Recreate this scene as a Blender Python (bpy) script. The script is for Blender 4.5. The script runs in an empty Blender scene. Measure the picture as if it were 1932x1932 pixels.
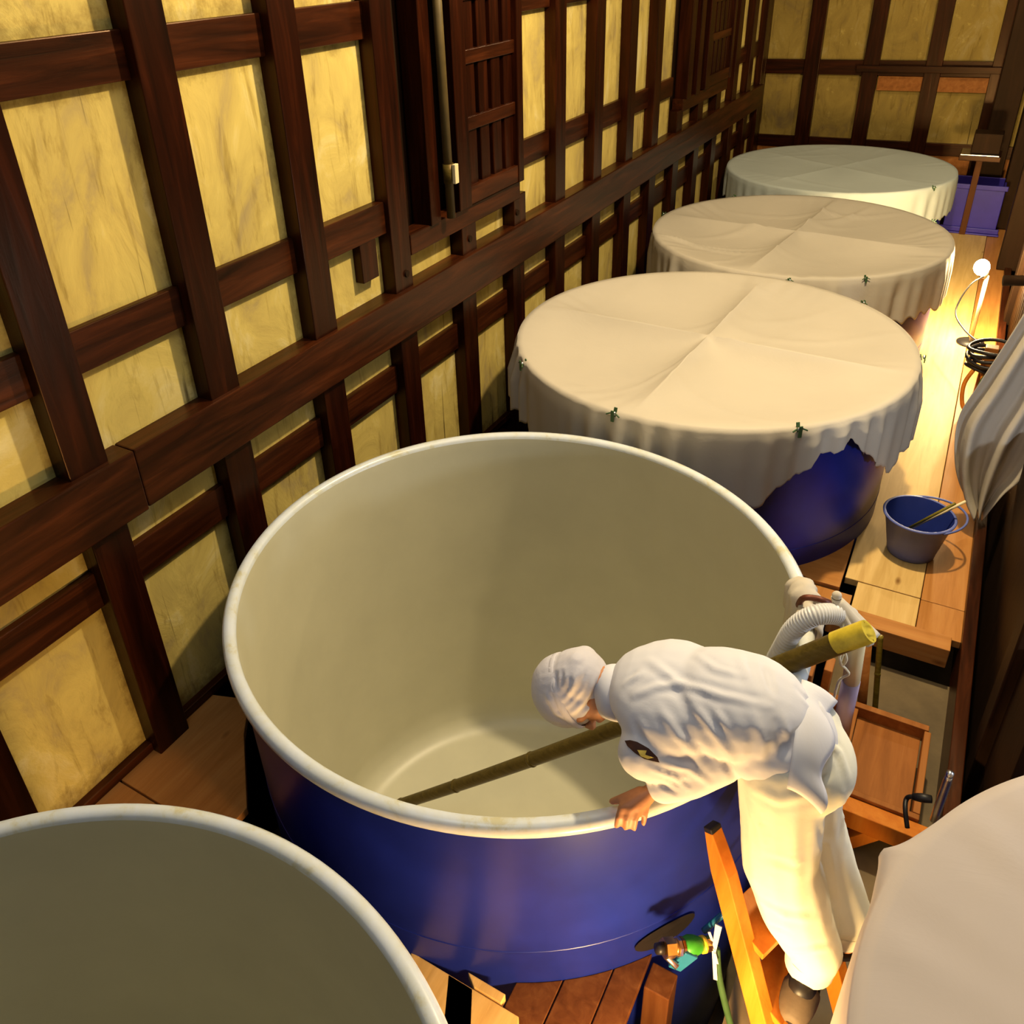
import bpy, math, random
from mathutils import Vector, Matrix
random.seed(7)
V = Vector
sc = bpy.context.scene
COL = sc.collection
# ------------------------------------------------------------ camera, world, lights, exposure
YAW, PITCH, ROLL = -0.557738, 0.511007, -0.053794
FPX, CX, CY = 1586.45, 885.76, 799.43
CAM = V((2.55, 0.0, 2.9))
_f = V((math.sin(YAW)*math.cos(PITCH), math.cos(YAW)*math.cos(PITCH), -math.sin(PITCH)))
_r = V((math.cos(YAW), -math.sin(YAW), 0)); _u = _r.cross(_f)
RT = _r*math.cos(ROLL)+_u*math.sin(ROLL); UP = -_r*math.sin(ROLL)+_u*math.cos(ROLL)
cd = bpy.data.cameras.new('camera'); cam = bpy.data.objects.new('camera', cd); COL.objects.link(cam)
cam.matrix_world = Matrix(((RT.x, UP.x, -_f.x, CAM.x), (RT.y, UP.y, -_f.y, CAM.y), (RT.z, UP.z, -_f.z, CAM.z), (0, 0, 0, 1)))
cd.sensor_width = 36; cd.lens = FPX/1932*36; cd.shift_x = (966-CX)/1932; cd.shift_y = (CY-966)/1932
cd.clip_start = 0.05
sc.camera = cam
w = bpy.data.worlds.new('world'); sc.world = w; w.use_nodes = True
w.node_tree.nodes['Background'].inputs[0].default_value = (1, .8, .55, 1)
w.node_tree.nodes['Background'].inputs[1].default_value = 0.02
def lamp(name, kind, loc, power, color, size=.05, aim=None, spread=None):
    l = bpy.data.lights.new(name, kind); l.energy = power; l.color = color
    if kind == 'AREA':
        l.size = size
        if spread: l.spread = math.radians(spread)
    else: l.shadow_soft_size = size
    o = bpy.data.objects.new(name, l); COL.objects.link(o); o.location = loc
    if aim is not None: o.rotation_euler = (V(aim)-V(loc)).to_track_quat('-Z', 'Y').to_euler()
    return o
lamp('walkway_lamp_light', 'POINT', (2.70, 7.25, .62), 420, (1, .74, .36), .075)
lamp('work_lamp_light', 'POINT', (2.50, .93, .26), 84, (1, .62, .24), .06)
lamp('ceiling_bulb_light', 'POINT', (2.2, 4.0, 4.3), 560, (1, .80, .48), .07)
lamp('far_wall_fill', 'POINT', (2.6, 8.6, 4.2), 130, (1, .80, .48), .08)  # added fill lamp, brightens the far walls
lamp('cool_overhead_fill', 'AREA', (1.7, .15, 4.3), 22, (.70, .84, 1), 1.2, (1.5, .8, .3))  # added cool panel overhead, no window; tints the front tank's inside
lamp('ceiling_fill_light', 'AREA', (2.3, 3.2, 4.6), 60, (1, .84, .60), 2.6, (1.9, 3.2, 0))
lamp('side_cool_fill', 'POINT', (3.7, 2.75, .97), 36, (.78, .86, 1), .05)  # added cool point lamp in the void, for tank lining and cloth skirt
sc.view_settings.view_transform = 'Standard'; sc.view_settings.look = 'None'
sc.view_settings.gamma = 1; sc.view_settings.use_curve_mapping = False
sc.view_settings.exposure = 0.15

def at(u, v, ax, val):
    d = RT*((u-CX)/FPX) - UP*((v-CY)/FPX) + _f
    return CAM + d*((val-CAM[ax])/d[ax])
# ------------------------------------------------------------ helpers
def tag(o, label=None, cat=None, group=None, kind=None):
    if label: o['label'] = label
    if cat: o['category'] = cat
    if group: o['group'] = group
    if kind: o['kind'] = kind
    return o
def thing(name, label, cat, loc=(0, 0, 0), group=None):
    o = bpy.data.objects.new(name, None); COL.objects.link(o); o.location = loc; o.empty_display_size = .1
    return tag(o, label, cat, group)
class MB:
    def __init__(s): s.v = []; s.f = []
    def add(s, vs, fs):
        n = len(s.v); s.v += [tuple(x) for x in vs]; s.f += [tuple(i+n for i in q) for q in fs]; return s
    def box(s, lo, hi):
        x0, y0, z0 = lo; x1, y1, z1 = hi
        return s.add([(x0, y0, z0), (x1, y0, z0), (x1, y1, z0), (x0, y1, z0), (x0, y0, z1), (x1, y0, z1), (x1, y1, z1), (x0, y1, z1)],
                     [(0, 3, 2, 1), (4, 5, 6, 7), (0, 1, 5, 4), (1, 2, 6, 5), (2, 3, 7, 6), (3, 0, 4, 7)])
    def bar(s, a, b, wd, th, up=(0, 0, 1), w1=None):
        a = V(a); b = V(b); d = (b-a).normalized(); side = d.cross(V(up)).normalized(); u2 = side.cross(d)
        vs = []
        for p, ww in ((a, wd), (b, w1 or wd)):
            for i, j in ((-1, -1), (1, -1), (1, 1), (-1, 1)): vs.append(p+side*(i*ww/2)+u2*(j*th/2))
        return s.add(vs, [(3, 2, 1, 0), (4, 5, 6, 7), (0, 1, 5, 4), (1, 2, 6, 5), (2, 3, 7, 6), (3, 0, 4, 7)])
    def prism(s, poly, z0, z1):
        n = len(poly); vs = [(p[0], p[1], z0) for p in poly]+[(p[0], p[1], z1) for p in poly]
        return s.add(vs, [tuple(range(n))[::-1], tuple(range(n, 2*n))]+[(i, (i+1) % n, n+(i+1) % n, n+i) for i in range(n)])
    def lathe(s, prof, c=(0, 0, 0), seg=64, cap0=False, cap1=False, M=None):
        vs = []; c = V(c)
        for r, z in prof:
            for k in range(seg):
                a = 2*math.pi*k/seg; p = V((r*math.cos(a), r*math.sin(a), z)); vs.append(c+(M @ p if M else p))
        m = len(prof); fs = [(i*seg+k, i*seg+(k+1) % seg, (i+1)*seg+(k+1) % seg, (i+1)*seg+k) for i in range(m-1) for k in range(seg)]
        if cap0: fs.append(tuple(range(seg))[::-1])
        if cap1: fs.append(tuple(range((m-1)*seg, m*seg)))
        return s.add(vs, fs)
    def tube(s, path, r, seg=12, cap=True, closed=False):
        P = [V(p) for p in path]; n = len(P); vs = []
        ref = None
        for i, p in enumerate(P):
            t = (P[(i+1) % n]-P[i-1]) if closed else (P[min(i+1, n-1)]-P[max(i-1, 0)])
            t.normalize()
            if ref is None: ref = t.orthogonal().normalized()
            ref = (ref-t*ref.dot(t)).normalized(); bi = t.cross(ref)
            rr = r[i] if isinstance(r, (list, tuple)) else r
            for k in range(seg):
                a = 2*math.pi*k/seg; vs.append(p+ref*(rr*math.cos(a))+bi*(rr*math.sin(a)))
        m = n if closed else n-1
        fs = [(i*seg+k, i*seg+(k+1) % seg, ((i+1) % n)*seg+(k+1) % seg, ((i+1) % n)*seg+k) for i in range(m) for k in range(seg)]
        if cap and not closed: fs += [tuple(range(seg))[::-1], tuple(range((n-1)*seg, n*seg))]
        return s.add(vs, fs)
    def sphere(s, c, r, seg=16, rings=10, M=None):
        r = r if isinstance(r, (list, tuple)) else (r, r, r); c = V(c)
        vs = []; fs = []
        for i in range(1, rings):
            ph = math.pi*i/rings
            for k in range(seg):
                a = 2*math.pi*k/seg; p = V((r[0]*math.sin(ph)*math.cos(a), r[1]*math.sin(ph)*math.sin(a), r[2]*math.cos(ph)))
                vs.append(c+(M @ p if M else p))
        top = V((0, 0, r[2])); vs.append(c+(M @ top if M else top)); vs.append(c-(M @ top if M else top)); n = (rings-1)*seg
        for i in range(rings-2):
            for k in range(seg): fs.append((i*seg+k, (i+1)*seg+k, (i+1)*seg+(k+1) % seg, i*seg+(k+1) % seg))
        for k in range(seg):
            fs.append((n, k, (k+1) % seg)); fs.append((n+1, (rings-2)*seg+(k+1) % seg, (rings-2)*seg+k))
        return s.add(vs, fs)
    def limb(s, pts, step=.3):
        """a chain of overlapping balls: pts = [(pos, radius)]"""
        for (a, ra), (b, rb) in zip(pts[:-1], pts[1:]):
            a = V(a); b = V(b); n = max(2, int((b-a).length/(min(ra, rb)*step))+1)
            for i in range(n+1):
                t = i/n; s.sphere(a.lerp(b, t), ra+(rb-ra)*t, 12, 8)
        return s
    def build(s, name, mat, parent=None, smooth=False, bevel=0, loc=None, rot=None):
        me = bpy.data.meshes.new(name); me.from_pydata(s.v, [], s.f); me.update()
        if mat: me.materials.append(mat)
        if smooth: me.polygons.foreach_set('use_smooth', [True]*len(me.polygons))
        o = bpy.data.objects.new(name, me); COL.objects.link(o)
        if parent:
            o.parent = parent; o.matrix_parent_inverse = Matrix.Translation(-parent.location)
        if bevel:
            b = o.modifiers.new('bevel', 'BEVEL'); b.width = bevel; b.segments = 2; b.limit_method = 'ANGLE'
        return o
def smooth_ang(o, ang=40):
    o.data.polygons.foreach_set('use_smooth', [True]*len(o.data.polygons))
    try: o.data.set_sharp_from_angle(angle=math.radians(ang))
    except Exception: pass
    return o
# ------------------------------------------------------------ materials
def nmat(name):
    m = bpy.data.materials.new(name); m.use_nodes = True
    return m, m.node_tree.nodes, m.node_tree.links, m.node_tree.nodes['Principled BSDF']
def ramp(N, stops, interp='LINEAR'):
    r = N.new('ShaderNodeValToRGB'); e = r.color_ramp.elements
    while len(e) > 1: e.remove(e[-1])
    e[0].position, e[0].color = stops[0][0], (*stops[0][1], 1)
    for p, c in stops[1:]:
        x = e.new(p); x.color = (*c, 1)
    return r
def coords(N, L, scale, kind='Object', rnd=False):
    t = N.new('ShaderNodeTexCoord'); m = N.new('ShaderNodeMapping'); m.inputs['Scale'].default_value = scale
    L.new(t.outputs[kind], m.inputs['Vector'])
    if rnd:
        oi = N.new('ShaderNodeObjectInfo'); mu = N.new('ShaderNodeVectorMath'); mu.operation = 'SCALE'; mu.inputs[0].default_value = (37, 19, 53)
        L.new(oi.outputs['Random'], mu.inputs['Scale']); L.new(mu.outputs[0], m.inputs['Location'])
    return m
def noise(N, L, vec, scale, detail=6, rough=.6, dist=0):
    n = N.new('ShaderNodeTexNoise'); n.inputs['Scale'].default_value = scale; n.inputs['Detail'].default_value = detail
    n.inputs['Roughness'].default_value = rough; n.inputs['Distortion'].default_value = dist; L.new(vec.outputs[0], n.inputs['Vector']); return n
def bump(N, L, src, bs, strength=.3, dist=.01):
    b = N.new('ShaderNodeBump'); b.inputs['Strength'].default_value = strength; b.inputs['Distance'].default_value = dist
    L.new(src, b.inputs['Height']); L.new(b.outputs[0], bs.inputs['Normal']); return b
def wood(name, c0, c1, c2, axis=2, rough=.42, knots=False, fine=1.0, bstr=.25):
    m, N, L, B = nmat(name)
    s = [9*fine, 9*fine, 9*fine]; s[axis] = .7
    mp = coords(N, L, s, rnd=True); n = noise(N, L, mp, 2.2, 8, .62, .6)
    r = ramp(N, [(.28, c0), (.52, c1), (.75, c2)]); L.new(n.outputs['Fac'], r.inputs[0])
    out = r.outputs[0]
    if knots:
        s2 = [5.5, 5.5, 5.5]; s2[axis] = 2.4
        mk = coords(N, L, s2, rnd=True); vo = N.new('ShaderNodeTexVoronoi'); vo.inputs['Scale'].default_value = 1.1; L.new(mk.outputs[0], vo.inputs['Vector'])
        kr = ramp(N, [(.03, (.22, .10, .03)), (.11, (1, 1, 1))]); L.new(vo.outputs['Distance'], kr.inputs[0])
        mx = N.new('ShaderNodeMix'); mx.data_type = 'RGBA'; mx.blend_type = 'MULTIPLY'; mx.inputs['Factor'].default_value = .8
        L.new(out, mx.inputs[6]); L.new(kr.outputs[0], mx.inputs[7]); out = mx.outputs[2]
    L.new(out, B.inputs['Base Color']); B.inputs['Roughness'].default_value = rough; B.inputs['Specular IOR Level'].default_value = .3; B.inputs['Specular Tint'].default_value = (1, .62, .35, 1)
    bump(N, L, n.outputs['Fac'], B, bstr, .006)
    return m
D0, D1, D2 = (.005, .0011, .0005), (.018, .0032, .0009), (.044, .0085, .0022)
WZ = wood('dark_timber_vertical', D0, D1, D2, 2, .33)
WY = wood('dark_timber_long', D0, (.034, .0075, .002), (.080, .019, .005), 1, .36)
WX = wood('dark_timber_cross', D0, D1, D2, 0, .36)
WB = wood('black_brown_timber', (.004, .002, .001), (.010, .004, .002), (.020, .008, .004), 2, .6)
PLK = wood('pale_plank', (.55, .33, .10), (.68, .44, .15), (.76, .52, .20), 1, .5, True)
PLX = wood('orange_plank_cross', (.36, .14, .03), (.48, .20, .05), (.55, .26, .07), 0, .45, True)
PLO = wood('orange_plank_long', (.36, .14, .03), (.48, .20, .05), (.55, .26, .07), 1, .45, True)
LAD = wood('orange_ladder_wood', (.46, .12, .010), (.56, .17, .016), (.62, .22, .028), 2, .45)
BRN = wood('brown_panel_wood', (.20, .065, .014), (.29, .10, .022), (.36, .14, .035), 1, .5)
def plaster():
    m, N, L, B = nmat('stained_yellow_plaster')
    def mul(a, b_, f):
        mx = N.new('ShaderNodeMix'); mx.data_type = 'RGBA'; mx.blend_type = 'MULTIPLY'; mx.inputs['Factor'].default_value = f
        L.new(a, mx.inputs[6]); L.new(b_, mx.inputs[7]); return mx.outputs[2]
    mp = coords(N, L, (1, 1, .6), rnd=True); big = noise(N, L, mp, 3.2, 8, .62, 1.0)
    r = ramp(N, [(.28, (.36, .27, .12)), (.42, (.52, .39, .11)), (.56, (.62, .475, .13)), (.72, (.72, .60, .27))]); L.new(big.outputs['Fac'], r.inputs[0])
    m2 = coords(N, L, (14, 14, 2.2), rnd=True); st = noise(N, L, m2, 1.3, 7, .65, .8)
    r2 = ramp(N, [(.30, (.45, .38, .26)), (.45, (1, 1, 1))]); L.new(st.outputs['Fac'], r2.inputs[0])
    c = mul(r.outputs[0], r2.outputs[0], .6)
    m3 = coords(N, L, (30, 30, 1.1), rnd=True); cr = noise(N, L, m3, 1.0, 3, .5, .4)
    r3 = ramp(N, [(.24, (.07, .04, .015)), (.31, (1, 1, 1))]); L.new(cr.outputs['Fac'], r3.inputs[0])
    c = mul(c, r3.outputs[0], .8)
    # grime along the edges of every panel, ragged by noise
    tc = N.new('ShaderNodeTexCoord'); sx = N.new('ShaderNodeSeparateXYZ'); L.new(tc.outputs['Generated'], sx.inputs[0])
    def mt(op, a, b_=None):
        n = N.new('ShaderNodeMath'); n.operation = op
        for k, x in enumerate((a, b_)):
            if x is None: continue
            if isinstance(x, (int, float)): n.inputs[k].default_value = x
            else: L.new(x, n.inputs[k])
        return n.outputs[0]
    ey = mt('MINIMUM', sx.outputs[1], mt('SUBTRACT', 1, sx.outputs[1])); ez = mt('MINIMUM', sx.outputs[2], mt('SUBTRACT', 1, sx.outputs[2]))
    e = mt('MINIMUM', ey, ez); m4 = coords(N, L, (9, 9, 9), rnd=True); en = noise(N, L, m4, 1.4, 6, .7)
    e2 = mt('ADD', e, mt('MULTIPLY', mt('SUBTRACT', en.outputs['Fac'], .5), .22))
    r4 = ramp(N, [(.02, (.32, .25, .17)), (.10, (1, 1, 1))]); L.new(e2, r4.inputs[0])
    c = mul(c, r4.outputs[0], .75)
    L.new(c, B.inputs['Base Color']); B.inputs['Roughness'].default_value = .9; B.inputs['Specular IOR Level'].default_value = .15
    bump(N, L, big.outputs['Fac'], B, .5, .02)
    return m
PLA = plaster()
def plain(name, col, rough=.5, metal=0, var=.12, scale=6, bstr=.05, coat=0):
    m, N, L, B = nmat(name); B.inputs['Specular IOR Level'].default_value = .35 if not metal else .5
    mp = coords(N, L, (1, 1, 1)); n = noise(N, L, mp, scale, 5, .6)
    lo = tuple(c*(1-var) for c in col); hi = tuple(min(1, c*(1+var)) for c in col)
    r = ramp(N, [(.3, lo), (.7, hi)]); L.new(n.outputs['Fac'], r.inputs[0]); L.new(r.outputs[0], B.inputs['Base Color'])
    B.inputs['Roughness'].default_value = rough; B.inputs['Metallic'].default_value = metal
    if coat: B.inputs['Coat Weight'].default_value = coat; B.inputs['Coat Roughness'].default_value = .2
    if bstr: bump(N, L, n.outputs['Fac'], B, bstr, .01)
    return m
BLU = plain('blue_tank_enamel', (.008, .017, .20), .36, 0, .25, 3, .04)
INN = plain('cream_tank_lining', (.60, .57, .41), .35, 0, .05, 2.5, .02)
def rimmat():
    m, N, L, B = nmat('white_tank_rim')
    mp = coords(N, L, (1, 1, 1)); n = noise(N, L, mp, 9, 7, .65, .3)
    r = ramp(N, [(.33, (.60, .56, .36)), (.44, (.68, .71, .68)), (.6, (.70, .75, .80))]); L.new(n.outputs['Fac'], r.inputs[0])
    L.new(r.outputs[0], B.inputs['Base Color']); B.inputs['Roughness'].default_value = .28; bump(N, L, n.outputs['Fac'], B, .12, .008)
    return m
RIM = rimmat()
def cloth(name, col, trans=.12, wr=.35, sc_=5):
    m, N, L, B = nmat(name)
    mp = coords(N, L, (1, 1, 1)); n = noise(N, L, mp, sc_, 6, .6, .8)
    n2 = noise(N, L, mp, sc_*.35, 3, .5)
    r = ramp(N, [(.3, tuple(c*.9 for c in col)), (.7, col)]); L.new(n2.outputs['Fac'], r.inputs[0]); L.new(r.outputs[0], B.inputs['Base Color'])
    B.inputs['Roughness'].default_value = .8
    bb = bump(N, L, n.outputs['Fac'], B, wr, .02)
    if trans:
        t = N.new('ShaderNodeBsdfTranslucent'); L.new(r.outputs[0], t.inputs[0]); L.new(bb.outputs[0], t.inputs['Normal'])
        mx = N.new('ShaderNodeMixShader'); mx.inputs[0].default_value = trans
        L.new(B.outputs[0], mx.inputs[1]); L.new(t.outputs[0], mx.inputs[2]); L.new(mx.outputs[0], N['Material Output'].inputs[0])
    return m
CLO = cloth('white_cotton_cover', (.68, .61, .49), .2, .25, 4)
CLB = cloth('cool_tint_cover', (.62, .68, .64), .1, .2, 4)  # cool light on the farthest cover is put into its colour
CLM = cloth('mauve_grey_cover', (.55, .48, .44), .1, .12, 3)
SHT = cloth('white_jacket_cotton', (.70, .70, .76), .03, .10, 5)
TRO = cloth('cream_trouser_cotton', (.82, .80, .66), .03, .12, 5)
CAPM = cloth('white_cap_cotton', (.64, .62, .68), .03, .15, 10)
SKN = plain('skin', (.50, .22, .10), .5, 0, .12, 25, .05)
DRK = plain('dark_rubber', (.012, .010, .010), .45, 0, .2, 8)
BAMG = wood('green_bamboo', (.13, .10, .012), (.20, .16, .02), (.28, .22, .035), 0, .35, fine=3)
BAMD = wood('olive_bamboo', (.05, .036, .008), (.085, .06, .012), (.12, .085, .02), 0, .35, fine=3)
HOSE = plain('grey_corrugated_plastic', (.62, .62, .62), .35, 0, .06, 8)
PVC = plain('cream_pvc', (.78, .66, .38), .4, 0, .08, 4)
LAV = plain('lavender_grey_plastic', (.30, .24, .34), .4, 0, .08, 4)
STR = plain('white_string', (.85, .78, .55), .8, 0, .1, 30, .3)
BRS = plain('brass', (.75, .42, .12), .28, 1, .15, 30, .1)
STE = plain('steel', (.6, .6, .6), .3, 1, .1, 30, .05)
GRN = plain('green_plastic', (.04, .26, .02), .35, 0, .15, 20)
CLP = plain('dark_green_clip_plastic', (.05, .11, .04), .5, 0, .15, 20)
SKY = plain('turquoise_plastic', (.015, .13, .24), .35, 0, .15, 10)
RST = plain('rusty_iron', (.13, .035, .015), .55, .4, .3, 20, .2)
BKT = plain('blue_grey_bucket_plastic', (.13, .16, .42), .38, 0, .1, 6, .03)
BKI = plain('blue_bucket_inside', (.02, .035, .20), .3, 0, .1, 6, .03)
CRT = plain('violet_blue_crate_plastic', (.045, .03, .34), .4, 0, .1, 6, .03)
FLR = plain('dusty_brown_concrete', (.13, .09, .04), .7, 0, .35, 3.5, .4)
DBR = wood('brown_timber', (.06, .018, .006), (.10, .034, .011), (.14, .055, .018), 2, .5)
GRY = plain('grey_brown_slipper', (.11, .08, .05), .7, 0, .15, 20, .2)
# ------------------------------------------------------------ setting: left wall
YB = 11.3
wl = MB().box((-.14, -3.2, -1.3), (-.03, YB+.14, 4.9)).build('wall_left', WB); tag(wl, kind='structure')
posts = [-2.56, -1.91, -1.26, -.62, .03, .69, 1.355, 2.017, 2.672, 3.318, 3.961, 4.593, 5.225, 5.872, 6.518, 7.115, 7.742, 8.368, 8.977, 9.61, 10.212, 10.81]
PW, PD = .158, .08
ZR0, ZR1 = 1.125, 1.376
def sub(mb, name, mat, par, bevel=.004, smooth=False): return mb.build(name, mat, par, smooth, bevel)
dark_hi = [(3.50, 4.70), (7.74, 9.34)]
def in_dark(y): return any(a-.02 < y < b-.02 for a, b in dark_hi)
for i, y in enumerate(posts):
    sub(MB().box((-.02, y, -.02), (PD, y+PW, ZR0+.005)), 'lower_post', WZ, wl)
    if in_dark(y): sub(MB().box((-.02, y+.03, ZR1-.01), (PD, y+PW+.03, 1.56)), 'short_post', WZ, wl)
    else: sub(MB().box((-.02, y, ZR1-.01), (PD, y+PW, 4.8)), 'upper_post', WZ, wl)
for a, b in ((-3.2, 1.60), (1.604, 10.88)): sub(MB().box((-.02, a, ZR0-(.006 if a < 0 else 0)), (.105+(.004 if a < 0 else 0), b, ZR1)), 'long_rail', WY, wl, .006)
for j in range(len(posts)-1):
    a, b = posts[j]+PW-.002, posts[j+1]+.002
    hi = not any(a > p-.12 and b < q_+.05 for p, q_ in dark_hi)
    sub(MB().box((-.02, a, .80), (.03, b, .958)), 'narrow_rail', WY, wl)
    sub(MB().box((-.02, a, 0), (.035, b, .045)), 'sill_board', WY, wl)
    sub(MB().box((-.03, a-.02, .02), (0, b+.02, ZR0+.1)), 'plaster_panel', PLA, wl, 0)
    if hi:
        sub(MB().box((-.02, a, 1.695), (.03 if j != 8 else .055, b, 1.852)), 'middle_rail', WY, wl)
        sub(MB().box((-.02, a, 2.58), (.035, b, 2.735)), 'upper_rail', WY, wl)
        sub(MB().box((-.02, a, 3.55), (.035, b, 3.70)), 'upper_rail', WY, wl)
        sub(MB().box((-.03, a-.02, ZR1-.1), (0, b+.02, 1.75)), 'plaster_panel', PLA, wl, 0)
        sub(MB().box((-.03, a-.02, 1.75), (0, b+.02, 2.62)), 'plaster_panel', PLA, wl, 0)
        sub(MB().box((-.03, a-.02, 2.62), (0, b+.02, 4.8)), 'plaster_panel', PLA, wl, 0)
    else:
        sub(MB().box((-.03, a-.02, ZR1-.1), (0, b+.02, 1.54)), 'plaster_panel', PLA, wl, 0)
sub(MB().box((0, 3.10, 1.50), (.05, 3.23, 1.70)), 'short_block', WZ, wl)
def lattice(name, y0, y1, f0, f1, ns):
    wn = MB().box((-.02, y0, 1.535), (.085, y1, 1.645)).build(name, WY, None, False, .005); tag(wn, kind='structure')
    # stiles and rails of the sliding frame, and slats
    for a, b in ((f0, f0+.13), (f1-.07, f1)): sub(MB().box((.05, a, 1.65), (.115, b, 3.6)), 'window_stile', WZ, wn)
    sub(MB().box((.05, f0+.13, 1.655), (.11, f1-.07, 1.755)), 'window_rail', WY, wn)
    for z in (2.085, 2.42, 2.72, 3.1): sub(MB().box((.04, f0+.13, z-.035), (.098, f1-.07, z+.035)), 'window_rail', WY, wn)
    g = (f1-.07-f0-.13)/ns
    for k in range(ns):
        yc = f0+.13+g*(k+.62); sub(MB().box((.035, yc-.055, 1.72), (.085, yc+.045, 3.6)), 'window_slat', WZ, wn)
    return wn
w1 = lattice('window_1', 3.476, 4.70, 3.93, 4.70, 4)
sub(MB().box((-.02, 3.66, 1.64), (.10, 3.755, 4.8)), 'window_post', WZ, w1)
w2 = lattice('window_2', 7.90, 9.34, 8.45, 9.34, 5)
for yy in (7.95, 8.22): sub(MB().box((-.02, yy, 1.64), (.10, yy+.12, 4.8)), 'window_post', WZ, w2)
for k, yy in enumerate((3.42, 4.03, 4.66)):   # dark timber pegs above the long rail
    M = Matrix.Rotation(math.pi/2, 3, 'Y'); MB().lathe([(.02, 0), (.018, .012)], (PD-.003, yy if k != 1 else 4.07, 1.455), 16, False, True, M).build('peg', WB, wl)
# ---- back wall
wb = MB().box((-.14, YB+.03, -1.3), (6.2, YB+.14, 4.9)).build('wall_back', WB); tag(wb, kind='structure')
bx = [-.14, .47, 1.115, 1.755, 2.40, 3.04, 3.68, 4.32, 4.96, 5.6]
for x in bx: sub(MB().box((x, YB-.08, -.02), (x+.165, YB+.02, 4.8)), 'wall_post', WZ, wb)
for k in range(len(bx)-1):
    a, b = bx[k]+.165-.002, bx[k+1]+.002
    for z0, z1, d in ((.60, .735, .03), (1.445, 1.605, .05), (2.62, 2.75, .03), (3.6, 3.75, .03), (0, .1, .03)):
        sub(MB().box((a, YB-d, z0), (b, YB+.02, z1)), 'wall_rail', WX, wb)
    for z0, z1 in ((.68, 1.5), (1.55, 2.68), (2.7, 4.8)): sub(MB().box((a-.02, YB, z0), (b+.02, YB+.03, z1)), 'plaster_panel', PLA, wb, 0)
    sub(MB().box((a-.02, YB-.005, .08), (b+.02, YB+.03, .66)), 'wall_board', BRN, wb, 0)
sub(MB().box((1.05, YB-.12, 1.49), (2.95, YB-.08, 1.555)), 'thin_ledge', WX, wb)
sub(MB().box((1.29, YB-.04, 1.285), (2.4, YB+.0, 1.44)), 'upper_board', BRN, wb)
# ---- right wall, rear wall, ceiling
wr = MB().box((6.1, -3.2, -1.3), (6.22, YB+.14, 4.9)).build('wall_right', WB); tag(wr, kind='structure')
for y in range(-3, 12): sub(MB().box((6.0, y, -1.3), (6.11, y+.16, 4.9)), 'wall_post', WB, wr)
wf = MB().box((-.14, -3.3, -1.3), (6.22, -3.18, 4.9)).build('wall_front', WB); tag(wf, kind='structure')
ce = MB().box((-.14, -3.3, 4.88), (6.22, YB+.14, 5.0)).build('ceiling', WB); tag(ce, kind='structure')
for y in range(-3, 12, 2): sub(MB().box((-.02, y, 4.65), (6.1, y+.2, 4.89)), 'ceiling_beam', WB, ce)
fl = MB().box((-.14, -3.3, -1.36), (6.22, YB+.14, -1.26)).build('floor', FLR); tag(fl, kind='structure')
# ---- raised plank floor
def plank(poly, mat, name='floor_plank', z1=0, th=.04, par=fl, bev=.003): return MB().prism(poly, z1-th, z1).build(name, mat, par, False, bev)
plank([(.03, -1.2), (.03, 1.178), (.56, 1.178), (.56, .86), (.24, .5), (.18, -.1), (.18, -1.2)], PLO)
plank([(.03, 1.186), (.03, 1.70), (.20, 1.76), (.32, 1.60), (.585, 1.34), (.585, 1.186)], PLO)
plank([(2.385, 3.84), (2.385, 10.9), (2.735, 10.9), (2.735, 3.84)], PLK)              # long pale walkway plank
plank([(2.739, 3.84), (2.739, 10.9), (2.93, 10.9), (2.93, 3.84)], PLO, z1=-.006)
plank([(2.448, 3.60), (2.448, 3.836), (2.735, 3.836), (2.735, 3.60)], PLK, z1=-.003)
plank([(2.739, 3.60), (2.739, 3.836), (2.93, 3.836), (2.93, 3.60)], PLO, z1=-.006)
plank([(2.06, 3.78), (2.06, 4.0), (2.375, 4.40), (2.375, 3.73), (2.25, 3.73)], PLX, 'hatch_board', .012)
plank([(2.12, 3.60), (2.12, 3.715), (2.44, 3.715), (2.44, 3.60)], PLO, 'floor_plank', -.004)
MB().box((2.41, .2, -.24), (2.93, 3.50, -.20)).build('lower_step', FLR, fl)
sub(MB().box((2.36, 3.50, -.10), (2.89, 3.60, .01)), 'floor_beam', PLX, fl)
sub(MB().box((2.36, 2.43, -.09), (2.92, 2.50, .0)), 'floor_beam', LAD, fl)
sub(MB().bar((2.60, 2.45, -.25), (2.74, 2.46, -.07), .05, .05), 'floor_brace', LAD, fl)
sub(MB().box((2.93, -1.2, -.22), (2.985, 10.9, .03)), 'walkway_kerb', WY, fl)
def arc_edge(x0, x1, r, n=8): return [(x, 2.242-math.sqrt(r*r-(x-1.309)**2)) for x in [x0+(x1-x0)*k/n for k in range(n+1)]]
for x0, x1, x2, x3 in ((1.46, 1.60, 1.86, 1.70), (1.605, 1.75, 2.02, 1.865)):
    plank([(x1, .90), (x0, 1.20), (x3, 1.20), (x2, .90)], PLK)
plank([(1.70, 1.204), (1.66, 1.235), (1.80, 1.235), (1.80, 1.204)], PLK, 'floor_plank', .004)
for x0, x1 in ((1.80, 1.93), (1.934, 2.06), (2.064, 2.155)):
    plank([(x1, .7), (x0, .7)]+arc_edge(x0, x1, 1.058), DBR, 'floor_plank', -.045, .03)
sub(MB().box((2.165, 1.50, -1.26), (2.25, 1.59, -.06)), 'support_post', DBR, fl)
sub(MB().box((3.06, 2.46, -1.26), (3.09, 10.9, .62)), 'dark_void_sheet', WB, fl)  # added dark sheet standing for the unlit void beyond the kerb
for y in (.6, 1.9, 4.4, 5.6, 8.3): sub(MB().box((0, y, -.16), (.25, y+.1, -.042)), 'floor_beam', WX, fl)
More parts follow.
